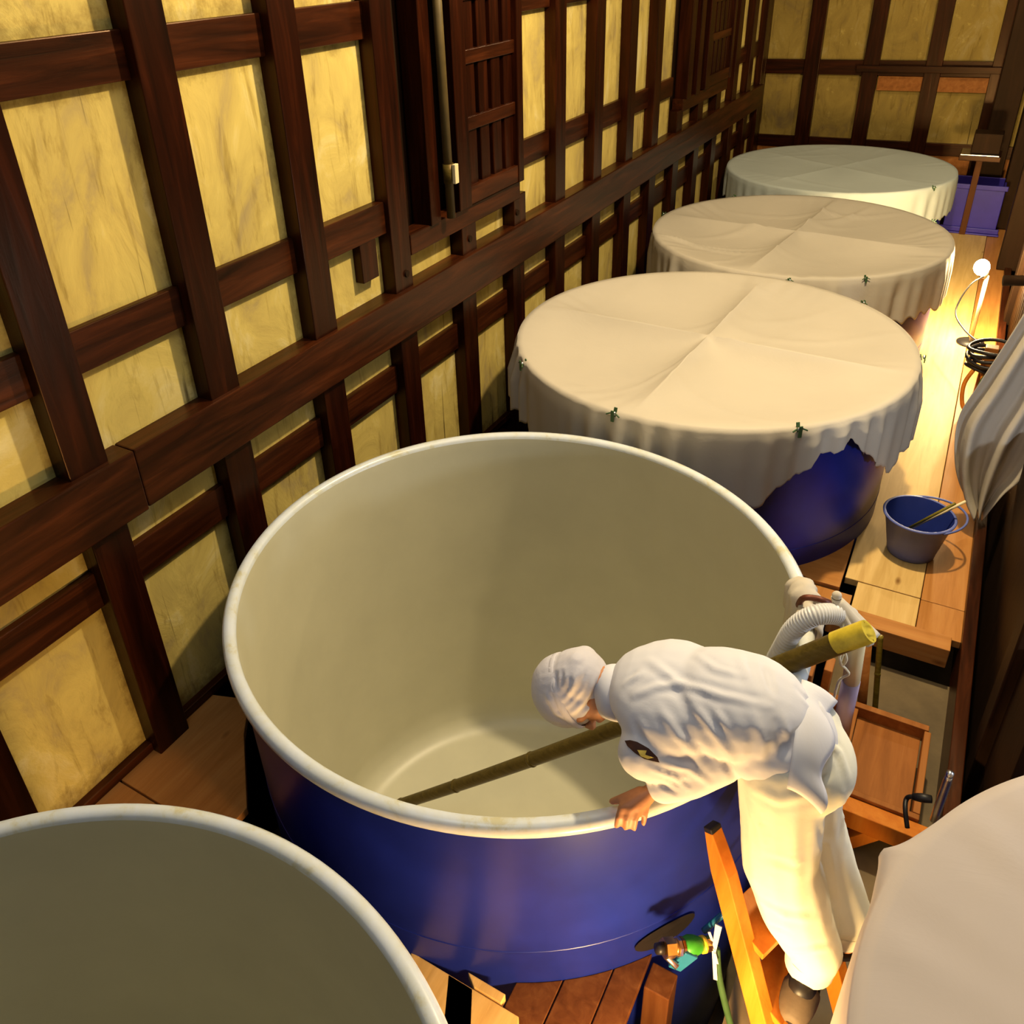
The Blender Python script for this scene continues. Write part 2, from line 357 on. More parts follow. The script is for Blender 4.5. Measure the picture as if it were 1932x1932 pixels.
# ------------------------------------------------------------ tanks
def tank(c, label, R=1.1, h=.80, zb=-1.12, group='round blue enamel tanks'):
    t = thing('brewing_tank', label, 'tank', (c[0], c[1], zb-.14), group)
    C0 = (c[0], c[1], 0)
    MB().lathe([(R-.13, zb-.12), (R-.09, zb-.12), (R-.045, -.4), (R-.035, h-.09), (R-.03, h-.035)], C0, 128, True).build('tank_shell', BLU, t, True)
    for zz in (.13,): MB().lathe([(R-.050, zz-.006), (R-.0385-.006*(zz < 0), zz-.002), (R-.0385-.006*(zz < 0), zz+.002), (R-.050, zz+.006)], C0, 128).build('seam_band', BLU, t, True)
    MB().lathe([(.001, zb), (R-.25, zb+.01), (R-.17, zb+.035), (R-.135, zb+.09), (R-.125, zb+.2), (R-.075, -.2), (R-.055, h-.06), (R-.050, h-.02)], C0, 128).build('tank_lining', INN, t, True)
    MB().lathe([(R-.052, h-.045), (R-.049, h-.012), (R-.042, h-.002), (R-.028, h+.003), (R-.010, h-.001), (R, h-.014), (R+.001, h-.034), (R-.008, h-.045), (R-.035, h-.045)], C0, 160).build('tank_rim', RIM, t, True)
    return t
T0c, T1c, T2c, T3c, TFc = (1.309, 2.242), (1.39, 4.51), (1.39, 6.86), (1.248, 9.55), (1.328, -.145)
T0 = tank(T0c, 'large open blue tank with cream lining that the worker leans over', 1.1, .797)
tank(TFc, 'open tank with pale rim cut off by the lower left corner')
tank(T1c, 'blue tank under the nearest white cloth, its side bare beside the bucket', 1.08, .83)
tank(T2c, 'blue tank under the second white cloth, beside the bright lamp', 1.08, .80)
tank(T3c, 'blue tank under the farthest cloth, near the back wall', 1.08, .72)
tank((3.80, 1.30), 'tank hidden under the mauve grey cloth in the lower right corner', 1.08, .78)
rv = []; 
for k in range(28):
    a = 2*math.pi*k/28; th = math.radians(-34.5+6.5*math.cos(a)); zz = .045+.055*math.sin(a); rv.append((T0c[0]+1.0655*math.cos(th), T0c[1]+1.0655*math.sin(th), zz))
MB().add([(T0c[0]+1.0655*math.cos(math.radians(-34.5)), T0c[1]+1.0655*math.sin(math.radians(-34.5)), .045)]+rv, [(0, 1+k, 1+(k+1) % 28) for k in range(28)]).build('recess_shade', DRK, T0)  # flat dark patch, painted shade of a recess behind the valve
# ------------------------------------------------------------ cloth covers
def lerp_tab(tab, a):
    for (a0, v0), (a1, v1) in zip(tab[:-1], tab[1:]):
        if a0 <= a <= a1: t = (a-a0)/(a1-a0); return v0+(v1-v0)*t
    return tab[-1][1]
def cover(name, c, z, R, bottoms, th0, sag, label, mat, seed, fold=.022, nseam=4, wrk=.006, group='white cloths over the tanks', peak=None):
    rnd = random.Random(seed); n = 480
    ph = [rnd.uniform(0, 6.28) for _ in range(12)]; fr = [rnd.randint(17, 60) for _ in range(5)]; f2 = [rnd.randint(5, 14) for _ in range(4)]
    wd = [(rnd.uniform(-R, R), rnd.uniform(-R, R), rnd.uniform(0, 3.14), rnd.uniform(.1, .25), rnd.uniform(.3, .8)) for _ in range(9)]
    rows = []; nr = 30
    for i in range(1, nr+1):
        r = R*(i/nr)**.9; row = []
        for k in range(n):
            a = 2*math.pi*k/n; s = abs(math.sin(nseam/2*(a-th0))); u = r/R
            dist = s*r
            dz = -sag*(1-math.exp(-dist/.30))*(1-u**3.5)*1.25
            edge = math.exp(-(1-u)/.10)
            dz += wrk*edge*(math.sin(fr[0]*a+ph[0])+.7*math.sin(fr[1]*a+ph[1]))*max(0, math.sin(f2[0]*a*.5+ph[2]))
            x, y = r*math.cos(a), r*math.sin(a)
            for (wx, wy, wa, ww, wl_) in wd:
                lx = (x-wx)*math.cos(wa)+(y-wy)*math.sin(wa); ly = -(x-wx)*math.sin(wa)+(y-wy)*math.cos(wa)
                dz += wrk*.9*math.exp(-(ly/(ww*.16))**2-(lx/wl_)**2)
            zz = z+dz*(1-u**8)
            row.append((c[0]+x, c[1]+y, zz))
        rows.append(row)
    ns = 22
    for j in range(1, ns+1):
        t = j/ns; row = []
        for k in range(n):
            a = 2*math.pi*k/n; deg = (math.degrees(a)+180) % 360-180
            zb = lerp_tab(bottoms, deg)+.012*math.sin(fr[2]*a+ph[3])+.006*math.sin(fr[3]*3*a+ph[4])
            fa = fold*min(1, t*2.2)*(.55+.45*math.sin(f2[1]*a+ph[5]))
            f = fa*(math.sin(fr[0]*a+ph[6]+.6*math.sin(f2[2]*a))+.6*math.sin(fr[1]*a+ph[7]))
            rr = R+.012*math.sin(min(t*6, 1)*math.pi/2)+f*.9+abs(fa)*.4
            zz = z-.004-(z-zb)*t
            if peak: rr += peak[1]*math.exp(-abs(deg-peak[0])/peak[2])*max(0, 1-abs(t-.12)*5)
            row.append((c[0]+rr*math.cos(a), c[1]+rr*math.sin(a), zz))
        rows.append(row)
    m = MB(); vs = [(c[0], c[1], z)]+[p for r_ in rows for p in r_]; fs = [(0, 1+k, 1+(k+1) % n) for k in range(n)]
    for i in range(len(rows)-1):
        for k in range(n): fs.append((1+i*n+k, 1+(i+1)*n+k, 1+(i+1)*n+(k+1) % n, 1+i*n+(k+1) % n))
    m.add(vs, fs); o = m.build(name, mat, None, True)
    so = o.modifiers.new('thick', 'SOLIDIFY'); so.thickness = .003; so.offset = -1
    return tag(o, label, 'cloth', group)
cover('tank_cover', T1c, .91, 1.1, [(-180, .5), (-150, .56), (-133, .55), (-120, .42), (-75, .40), (-60, .49), (-51, .67), (-43, .765), (-36, .79), (-31, .69), (-24, .57), (-15, .45), (-8, .50), (30, .5), (180, .5)],
      math.radians(87), .12, 'nearest flat white cloth over a tank, four quarters, pulled up over bare blue side', CLO, 3, .030, wrk=.011)
cover('tank_cover', T2c, .87, 1.1, [(-180, .42), (-150, .42), (-100, .4), (-51, .58), (-40, .50), (-25, .52), (0, .50), (90, .5), (180, .42)],
      math.radians(84), .10, 'rumpled white cloth over the second tank, brightly lit by the lamp', CLO, 11, .020, wrk=.022)
cover('tank_cover', T3c, .785, 1.1, [(-180, .5), (-150, .5), (-100, .45), (-47, .45), (-30, .44), (0, .45), (180, .5)],
      math.radians(60), .02, 'smooth white cloth over the farthest tank below the back wall', CLB, 5, .010, wrk=.008)
cover('tank_cover', (3.79, 1.30), .84, 1.1, [(-180, .3), (180, .3)], math.radians(30), .03, 'mauve grey cloth over a tank in the lower right corner', CLM, 8, .008, wrk=.006, group='grey cloth over tank', peak=(160, .06, 3.5))
# ------------------------------------------------------------ clips on the cloths
def clip(p, a, label, k=1.0):
    t = thing('cloth_clip', label, 'clip', p, 'green clips on the cloth edges'); t.scale = (k, k, k); p = V(p); o = V((math.cos(a), math.sin(a), 0)); s = V((-o.y, o.x, 0))
    MB().bar(p+o*.012+V((0, 0, -.045)), p+o*.012+V((0, 0, .03)), .022, .008, o).build('jaw', CLP, t, False, .002)
    MB().bar(p-o*.012+V((0, 0, -.02)), p-o*.03+V((0, 0, .035)), .022, .008, o).build('jaw', CLP, t, False, .002)
    MB().tube([p+s*.016+V((0, 0, .008)), p-s*.016+V((0, 0, .008))], .011, 10).build('spring', STE, t, True)
    for q_ in (-1, 1): MB().bar(p+s*q_*.012+V((0, 0, .01)), p+s*q_*.045+o*.01+V((0, 0, -.004)), .007, .007).build('clip_arm', CLP, t)
def clipat(c, z, deg, label, R=1.115): a = math.radians(deg); clip((c[0]+R*math.cos(a), c[1]+R*math.sin(a), z), a, label, .8 if c is T1c and deg < 0 else .6)
for c, z, deg, lab in ((T1c, .905, -97, 'green clip on front left edge of the nearest cloth'), (T1c, .905, -52, 'bright green clip on the front edge of the nearest cloth'),
                       (T1c, .905, 79, 'green clip on the far edge of the nearest cloth'), (T1c, .905, 51, 'green clip on the far right edge of the nearest cloth'),
                       (T1c, .905, 9, 'green clip on right edge of the nearest cloth by the plank'), (T1c, .89, -137, 'clip on the left edge of the nearest cloth, near the wall'),
                       (T2c, .865, -55, 'small clip on the front edge of the rumpled second cloth'), (T2c, .865, 35, 'small clip on the far right edge of the second cloth'),
                       (T2c, .865, 130, 'small clip on the far left edge of the second cloth'), (T2c, .865, 175, 'small clip on the left edge of the second cloth'),
                       (T3c, .78, -32, 'small clip on right front edge of the farthest cloth')):
    clipat(c, z, deg, lab)
# cloth bunched on the rim of the open tank
def rimwrap():
    m = MB(); rows = []; rnd = random.Random(2)
    for i in range(41):
        t = i/40; a = math.radians(10.5+t*14.5); row = []
        e = math.sin(math.pi*min(1, max(0, t)))**.35
        for k in range(17):
            u = k/16; b = math.pi*(-.25+1.5*u)
            rr = .024*(1+.45*math.sin(t*9+1))*(.6+.6*e); R0 = 1.074
            hang = (.05+.10*math.sin(t*3.0+.2)**2) if u > .9 or u < .1 else 0
            x = R0+math.cos(b)*rr*(1.35+.25*math.sin(t*23)); z = .80+math.sin(b)*rr*1.2-hang-.01
            x += .006*math.sin(t*40+u*9)
            row.append((T0c[0]+x*math.cos(a), T0c[1]+x*math.sin(a), z))
        rows.append(row)
    vs = [p for r in rows for p in r]; fs = [(i*17+k, i*17+k+1, (i+1)*17+k+1, (i+1)*17+k) for i in range(40) for k in range(16)]
    o = m.add(vs, fs).build('folded_rag', CLO, None, True); s = o.modifiers.new('t', 'SOLIDIFY'); s.thickness = .004
    return tag(o, 'white rag folded over the far right rim of the open tank', 'rag')
rimwrap()
# ------------------------------------------------------------ bamboo pole
def bamboo(name, a, b, r0, r1, mat, label, nodes, endmat=None, bend=V((0, 0, 0)), cat='pole'):
    a = V(a); b = V(b); t = thing(name, label, cat, a)
    pts = []; rr = []; N_ = 60
    for i in range(N_+1):
        u = i/N_; pts.append(a.lerp(b, u)+bend*(4*u*(1-u))); rr.append(r0+(r1-r0)*u)
    MB().tube(pts, rr, 20).build('culm', mat, t, True)
    for u in nodes:
        p = a.lerp(b, u)+bend*(4*u*(1-u)); d = (b-a).normalized(); r = r0+(r1-r0)*u
        MB().tube([p-d*.010, p-d*.003, p+d*.003, p+d*.010], [r*1.0, r*1.10, r*1.10, r*1.0], 20).build('node_ring', mat, t, True)
    return t
pa = at(1636, 1192, 2, 1.02); pb_ = at(700, 1535, 2, -1.02)
pole = bamboo('bamboo_pole', pa, pb_, .036, .026, BAMD, 'long bamboo pole lying across the tank rim under the worker', (.13, .34, .55, .74, .9), bend=V((0, 0, -.03)))
dr_ = (pb_-pa).normalized()
YB_ = plain('yellow_bamboo_skin', (.55, .42, .035), .4, 0, .25, 22)
smooth_ang(MB().tube([pa+dr_*.11, pa+dr_*.004, pa-dr_*.006, pa-dr_*.006, pa+dr_*.03, pa+dr_*.03], [.0367, .0372, .036, .027, .026, .001], 24, cap=False).build('cut_end', YB_, pole, True))
# ------------------------------------------------------------ hose, hook, pipe
hp = [at(1440, 1290, 2, .45), at(1475, 1225, 2, .72), at(1500, 1185, 2, .86), at(1535, 1162, 2, .93), at(1568, 1158, 2, .93), at(1590, 1162, 2, .90)]
def spline(P, n):
    P = [V(p) for p in P]; out = []
    Q = [P[0]*2-P[1]]+P+[P[-1]*2-P[-2]]
    for i in range(len(P)-1):
        for k in range(n):
            t = k/n; a, b, c, d = Q[i:i+4]
            out.append(.5*((2*b)+(c-a)*t+(2*a-5*b+4*c-d)*t*t+(3*b-a-3*c+d)*t**3))
    out.append(P[-1]); return out
ho = thing('corrugated_hose', 'grey corrugated hose bending over the tank rim beside the worker', 'hose', hp[-1])
sp = spline(hp, 34)
MB().tube(sp, [.031 if (i//2) % 2 else .0355 for i in range(len(sp))], 18).build('ribbed_tube', HOSE, ho, True)
MB().tube([sp[-1], sp[-1]+(sp[-1]-sp[-6]).normalized()*.04], .036, 18).build('hose_cuff', HOSE, ho, True)
pt = thing('drain_pipe', 'upright cream plastic pipe with lavender lower cuff outside the tank', 'pipe', at(1590, 1350, 2, .1))
p_top = at(1618, 1130, 2, .90)+V((.03, 0, 0)); p0 = at(1592, 1345, 2, .32)
MB().tube([at(1618, 1195, 2, .86), at(1606, 1285, 2, .52)], .030, 20).build('pipe_tube', PVC, pt, True)
MB().tube([at(1606, 1283, 2, .53), at(1593, 1345, 2, .30), at(1585, 1400, 2, -.1)], .0315, 20).build('pipe_cuff', LAV, pt, True)
def sleeve():
    rows = []; top = at(1578, 1128, 2, .97); bot = at(1624, 1195, 2, .86); n = 28
    for i in range(13):
        t = i/12; c = V(top).lerp(bot, t); r = .014+.034*t**.8
        rows.append([c+V((math.cos(2*math.pi*k/n)*r*(1+.18*t*math.sin(7*2*math.pi*k/n)), math.sin(2*math.pi*k/n)*r*(1+.18*t*math.sin(7*2*math.pi*k/n+1)), .012*t*math.sin(k))) for k in range(n)])
    m = MB(); m.add([p for r in rows for p in r], [(i*n+k, i*n+(k+1) % n, (i+1)*n+(k+1) % n, (i+1)*n+k) for i in range(12) for k in range(n)])
    m.sphere(V(top)+V((0, 0, .01)), .016, 12, 8)
    o = m.build('pipe_sleeve', CLO, None, True); s = o.modifiers.new('t', 'SOLIDIFY'); s.thickness = .003
    tag(o, 'cream cloth bag tied over the top of the upright pipe', 'bag')
sleeve()
sg = [at(1588, 1150, 2, .93), at(1592, 1180, 2, .90), at(1588, 1215, 2, .86), at(1594, 1225, 2, .80), at(1586, 1250, 2, .74), at(1596, 1262, 2, .70), at(1601, 1272, 2, .66), at(1585, 1282, 2, .62), at(1578, 1300, 2, .56), at(1574, 1315, 2, .5)]
st = MB().tube(spline(sg, 8), .0045, 8).build('tie_string', STR, None, True); tag(st, 'white string hanging in a loop beside the cream pipe', 'string')
lp = [at(1589, 1226, 2, .82), at(1584, 1240, 2, .78), at(1590, 1254, 2, .74), at(1597, 1244, 2, .77), at(1593, 1228, 2, .81)]
tag(MB().tube(spline(lp+lp[:1], 6), .0045, 8).build('string_loop', STR, None, True), 'small loop of white string hanging against the cream pipe', 'string')
hk = [at(1504, 1156, 2, .70), at(1508, 1138, 2, .80), at(1518, 1128, 2, .855), at(1540, 1129, 2, .86), at(1560, 1135, 2, .85), at(1572, 1140, 2, .79)]
tag(MB().tube(spline(hk, 8), .011, 10).build('iron_hook', RST, None, True), 'rusty brown iron hook over the tank rim by the hose', 'hook')
# green bamboo and pipes standing in the opening
bamboo('bamboo_stake', at(1661, 1200, 1, 3.14), at(1644, 1430, 1, 3.06), .012, .012, BAMG, 'thin green bamboo stake upright in the floor opening', (.3, .7))
tag(MB().tube([at(1636, 1215, 1, 3.12), at(1618, 1420, 1, 3.05)], .020, 14).build('brown_pipe', BRN, None, True), 'brown pipe standing behind the green bamboo stake', 'pipe')
tag(MB().box((2.36, 2.62, -.9), (2.40, 2.72, .42)).build('upright_board', BRN, None, False, .004), 'dark brown upright board between tank and cream pipe', 'board')
tag(MB().box((2.43, 2.70, -.9), (2.462, 2.78, .40)).build('upright_board', BRN, None, False, .004), 'narrow brown upright board behind the cream pipe', 'board')
# lid-like wooden tray lying beyond the worker
tr = thing('wooden_tray', 'shallow brown wooden tray with a divider behind the worker', 'tray', (2.62, 2.78, -.03))
def traypart(lo, hi, nm): MB().box(lo, hi).build(nm, BRN, tr, False, .003)
A_ = V((2.42, 2.52, -.05))
traypart((2.40, 2.53, -.05), (2.555, 2.97, -.035), 'tray_panel'); traypart((2.585, 2.53, -.05), (2.83, 2.97, -.035), 'tray_panel')
traypart((2.40, 2.955, -.05), (2.85, 2.985, .02), 'tray_side'); traypart((2.835, 2.53, -.05), (2.86, 2.955, .015), 'tray_side')
traypart((2.40, 2.505, -.05), (2.86, 2.53, .012), 'tray_side'); traypart((2.557, 2.53, -.045), (2.583, 2.955, .010), 'tray_divider')
# steel cylinder and black handle near the kerb
cy = at(1768, 1530, 1, 2.35)
sc_ = thing('steel_flask', 'slim shiny steel cylinder standing by the kerb', 'flask', cy)
MB().lathe([(.013, -.05), (.014, 0), (.014, .15), (.012, .165), (.011, .18)], cy, 24, True, True).build('flask_body', STE, sc_, True)
MB().lathe([(.012, .18), (.012, .195), (.003, .20)], cy, 24, False, True).build('flask_cap', STE, sc_, True)
h1 = [at(1712, 1562, 1, 2.33), at(1708, 1530, 1, 2.36), at(1710, 1508, 1, 2.4), at(1722, 1503, 1, 2.4), at(1758, 1508, 1, 2.4)]
hd = thing('black_handle', 'black bent handle hooked over the orange beam', 'handle', h1[0])
MB().tube(spline(h1, 6), .008, 10).build('handle_rod', DRK, hd, True)
MB().tube([h1[3], h1[3].lerp(h1[4], .5), h1[4]], [.012, .016, .013], 12).build('handle_grip', DRK, hd, True)
# ------------------------------------------------------------ ladder
L0, L1 = V((2.285, 1.625, .675)), V((2.684, 1.374, -.198))
off = V((.13, .30, 0))
ld = thing('wooden_ladder', 'orange wooden step ladder leaning on the tank under the worker', 'ladder', L1)
nrm = (L1-L0).normalized()
for o_, sgn in ((V((0, 0, 0)), 1), (off, 1)):
    a, b = L0+o_, L1+o_
    m = MB(); sd = off.normalized(); fw = sd.cross(nrm).normalized()
    sec = []
    for p, wd in ((a, .030), (a+nrm*.06, .05), (a+nrm*.13, .068), (b, .068)):
        for i, j in ((-1, -1), (1, -1), (1, 1), (-1, 1)): sec.append(p+sd*(i*.021)+fw*(j*wd/2))
    m.add(sec, [(3, 2, 1, 0), (12, 13, 14, 15)]+[(r*4+k, r*4+(k+1) % 4, r*4+4+(k+1) % 4, r*4+4+k) for r in range(3) for k in range(4)])
    m.build('ladder_rail', LAD, ld, False, .003)
    MB().bar(a-nrm*.012, a+nrm*.006, .042, .030, fw).build('rail_tip', DRK, ld, False, .003)
for t in (.337, .558, .93):
    p = L0.lerp(L1, t); z = p.z
    MB().add([p+off*u+V((-.86, .5, 0))*(-q_*.075)+V((0, 0, zz)) for zz in (-.014, .014) for u, q_ in ((.03, -1), (.97, -1), (.97, 1), (.03, 1))],
             [(3, 2, 1, 0), (4, 5, 6, 7), (0, 1, 5, 4), (1, 2, 6, 5), (2, 3, 7, 6), (3, 0, 4, 7)]).build('ladder_step', LAD, ld, False, .003)
STEPZ = L0.lerp(L1, .558).z+.014
# ------------------------------------------------------------ valve on the tank
vc = at(1262, 1788, 1, 1.50)
va = thing('tank_valve', 'brass tank valve with green body beside the ladder', 'valve', vc)
ve = at(1345, 1780, 1, 1.60)
dv = (ve-vc).normalized(); LV = (ve-vc).length
def seg(a, b, r0, r1, nm, mt, n=18): MB().tube([vc+dv*LV*a, vc+dv*LV*b], [r0, r1], n).build(nm, mt, va, n > 8)
seg(-.28, -.14, .016, .018, 'valve_nut', DRK); seg(-.12, .10, .030, .030, 'valve_hex', BRS, 6); seg(.10, .17, .024, .024, 'valve_neck', BRS)
seg(.17, .23, .029, .029, 'valve_ring', STE, 8); seg(.25, .31, .028, .028, 'valve_ring', BRS, 8)
MB().tube([vc+dv*LV*x for x in (.31, .36, .45, .56, .68, .74)], [.022, .027, .031, .030, .024, .019], 20).build('valve_body', GRN, va, True)
seg(.74, .80, .026, .026, 'valve_ring', plain('yellow_plastic', (.75, .5, .03), .4), 10); seg(.80, .98, .024, .022, 'valve_outlet', BRS, 8)
MB().tube([vc+V((-.02, 0, -.02)), vc+V((.0, -.01, -.035)), vc+V((.035, -.015, -.05))], .010, 8).build('valve_clamp', STE, va, True)
MB().bar(at(1272, 1826, 1, 1.5), at(1305, 1800, 1, 1.52), .012, .045, (0, 0, 1)).build('valve_lever', SKY, va, False, .003)
zt = at(1350, 1762, 1, 1.60)
tg = thing('white_tie', 'white plastic tie straps hanging from the valve', 'tie', zt)
MB().bar(at(1356, 1746, 1, 1.60), at(1347, 1795, 1, 1.58), .020, .004, (0, -1, .6), .012).build('strap', PVC if False else HOSE, tg)
MB().bar(at(1347, 1790, 1, 1.58), at(1350, 1848, 1, 1.56), .012, .004, (0, -1, .6)).build('strap', HOSE, tg)
MB().bar(at(1338, 1758, 1, 1.60), at(1348, 1785, 1, 1.59), .008, .004, (0, -1, .6)).build('strap', HOSE, tg)
MB().bar(at(1349, 1798, 1, 1.575), at(1354, 1818, 1, 1.57), .006, .004, (0, -1, .6)).build('strap', HOSE, tg)
tag(MB().tube(spline([at(1328, 1756, 1, 1.63), at(1365, 1725, 1, 1.66), at(1400, 1710, 1, 1.70), at(1445, 1715, 1, 1.74), at(1440, 1775, 1, 1.70)], 8), .010, 10).build('blue_hose', SKY, None, True), 'thin turquoise hose passing behind the ladder rail to the valve', 'hose')
tag(MB().tube(spline([at(1352, 1790, 1, 1.6), at(1358, 1850, 1, 1.58), at(1385, 1960, 1, 1.55)], 8), .011, 10)  .build('green_hose', CLP, None, True), 'dark green hose hanging down below the valve', 'hose')
tag(MB().bar(at(1438, 1735, 1, 1.76), at(1432, 1775, 1, 1.74), .03, .012, (0, -1, 0)).build('blue_clip', SKY, None, False, .003), 'turquoise plastic piece between ladder and trouser leg', 'clip')
# ------------------------------------------------------------ bucket with sticks
bc = V((2.648, 4.22, 0)); bk = thing('bucket', 'blue grey plastic bucket standing on the walkway planks', 'bucket', bc)
MB().lathe([(.001, .006), (.105, .006), (.110, .0), (.116, .004), (.120, .03), (.162, .228), (.173, .230), (.175, .238), (.170, .243), (.161, .241)], bc, 64).build('bucket_wall', BKT, bk, True)
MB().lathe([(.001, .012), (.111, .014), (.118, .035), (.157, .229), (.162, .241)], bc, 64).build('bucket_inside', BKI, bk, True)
bail = [bc+V((.171*math.cos(a), .171*math.sin(a), .23)) for a in (math.radians(115), math.radians(-45))]
mid = (bail[0]+bail[1])/2
bp = []
for i in range(25):
    t = i/24; ang = math.pi*t; ax = (bail[1]-bail[0])/2; outd = V((.86, .48, .12)).normalized()
    bp.append(mid-ax*math.cos(ang)+outd*(.19*math.sin(ang)))
MB().tube(bp, .006, 8).build('bucket_handle', BKT, bk, True)
for s_, (u0, v0, u1, v1) in enumerate(((1706, 1001, 1802, 950), (1712, 1000, 1822, 946))):
    a = at(u0, v0, 2, .10); b = at(u1, v1, 2, .36)
    tag(MB().tube([a, b], .0075, 10).build('bamboo_stick', PVC if s_ else BAMG, None, True), ('olive bamboo stick leaning in the blue bucket' if not s_ else 'pale bamboo stick leaning in the blue bucket, the longer one'), 'stick')
# ------------------------------------------------------------ blue crate at the far end
cr = thing('plastic_crate', 'violet blue plastic crate beside the farthest tank', 'crate', (2.55, 10.5, 0))
def cp(lo, hi, nm): MB().box(lo, hi).build(nm, CRT, cr, False, .006)
cp((2.30, 10.35, 0), (2.80, 10.37, .50), 'crate_wall'); cp((2.30, 10.80, 0), (2.80, 10.82, .50), 'crate_wall'); cp((2.30, 10.37, 0), (2.32, 10.80, .50), 'crate_wall'); cp((2.78, 10.37, 0), (2.80, 10.80, .50), 'crate_wall')
cp((2.32, 10.37, .01), (2.78, 10.80, .03), 'crate_bottom'); cp((2.28, 10.325, .47), (2.82, 10.35, .52), 'crate_lip'); cp((2.27, 10.315, .02), (2.83, 10.35, .07), 'crate_lip')
cp((2.26, 10.30, .0), (2.84, 10.349, .018), 'crate_foot')
# ------------------------------------------------------------ far lamp, coil, posts
lc = V((2.70, 7.25, .62))
la = thing('work_lamp', 'glowing bulb lamp on a white stand beside the walkway', 'lamp', (2.74, 7.25, 0))
EM, N, L, B = nmat('lit_bulb'); B.inputs['Emission Color'].default_value = (1, .88, .62, 1); B.inputs['Emission Strength'].default_value = 60
MB().sphere(lc+V((.0, 0, .0)), (.055, .055, .062), 20, 14).build('bulb', EM, la, True)
MB().tube([lc+V((.05, .0, -.06)), lc+V((.055, 0, -.62))], .014, 14).build('stand', PVC, la, True)
MB().lathe([(.02, 0), (.026, .02), (.026, .05)], lc+V((.03, 0, -.08)), 16, True, True).build('socket', PVC, la, True)
MB().lathe([(.10, 0), (.10, .012), (.02, .02)], (2.755, 7.25, 0), 24, True, True).build('lamp_base', DRK, la, True)
cd_ = [lc+V((.05, -.0, -.05)), lc+V((-.05, -.1, -.12)), lc+V((-.10, -.25, -.28)), lc+V((-.02, -.5, -.32)), V((2.80, 6.35, .36))]
tag(MB().tube(spline(cd_, 8), .006, 8).build('lamp_cord', DRK, None, True), 'thin dark cord curving from the lamp to the cable coil', 'cord')
sp_ = V((2.86, 6.2, 0))
tag(MB().box((sp_.x-.04, sp_.y-.04, 0), (sp_.x+.04, sp_.y+.04, .42)).build('coil_post', BRN, None, False, .005), 'short brown post holding the cable coil by the walkway', 'post')
co = thing('cable_coil', 'dark cable coil lying on top of the short brown post', 'coil', sp_+V((0, 0, .30)))
rc = random.Random(4)
for i in range(6):
    r = rc.uniform(.09, .14); cx_, cy_ = rc.uniform(-.02, .02), rc.uniform(-.02, .02); zz = .27+i*.026
    MB().tube([sp_+V((cx_+r*math.cos(a)*1.1, cy_+r*math.sin(a), zz+.012*math.sin(2*a+i))) for a in [2*math.pi*k/28 for k in range(28)]], .012, 8, closed=True).build('cable_loop', DRK, co, True)
for k, (mt, nm, lb, dx) in enumerate(((LAD, 'orange_hose', 'orange hose loop hanging on the short brown post', -.06), (CLP, 'green_rope', 'dark green rope hanging from the short brown post', .03))):
    P = [sp_+V((dx, -.06, .30)), sp_+V((dx-.05, -.14, .18)), sp_+V((dx-.03, -.22, .06)), sp_+V((dx+.03, -.24, .03)), sp_+V((dx+.06, -.16, .12)), sp_+V((dx+.04, -.07, .27))]
    tag(MB().tube(spline(P, 8), .014, 10).build(nm, mt, None, True), lb, 'hose' if not k else 'rope')
# dark pillars on the right
def pillar(x, y, wx, wy, z0, z1, label, mt=WB): tag(MB().box((x, y, z0), (x+wx, y+wy, z1)).build('timber_pillar', mt, None, False, .008), label, 'pillar', 'dark timbers along the right side')
pillar(2.96, 7.75, .22, .22, 0, 4.88, 'dark timber pillar right behind the lamp')
pillar(2.86, 9.2, .22, .2, 0, 4.88, 'dark timber pillar behind the lamp, before the blue crate')
pillar(2.50, 10.95, .24, .2, 0, 4.88, 'dark timber pillar against the back wall')
pillar(3.02, 2.9, .16, .16, -1.26, 4.88, 'dark timber pillar right of the wooden tray')
pillar(3.05, 5.3, .16, .16, -1.26, 4.88, 'dark timber pillar behind the hanging cloth')
for k in range(7):
    x = 3.0+k*.0; y = 6.5+k*.17
    tag(MB().tube([(3.02, y, -.1), (3.02, y, 1.6)], .028, 12).build('screen_pole', WB, None, True), 'dark upright pole in the screen right of the lamp', 'pole', 'upright poles of the dark screen')
# small shelf post with dark box near the back wall
tag(MB().box((2.78, 10.62, 0), (3.6, 11.15, 2.3)).build('dark_filler', WB, None, False, .01), 'added dark cupboard against the back wall at the right edge', 'filler')  # added block that darkens the right edge where plaster would show
sb = thing('shelf_stand', 'brown post with flat metal topped shelf near the back wall', 'stand', (2.50, 10.3, 0))
MB().box((2.47, 10.28, 0), (2.53, 10.34, .80)).build('stand_post', DBR, sb, False, .004)
MB().box((2.31, 10.12, .80), (2.68, 10.46, .85)).build('shelf', WX, sb, False, .004)
MB().box((2.32, 10.13, .852), (2.66, 10.44, .86)).build('metal_sheet', STE, sb)
bx_ = MB().box((2.40, 10.18, .862), (2.66, 10.42, 1.06)).build('dark_box', WB, None, False, .01); tag(bx_, 'black box standing on the metal topped shelf', 'box')
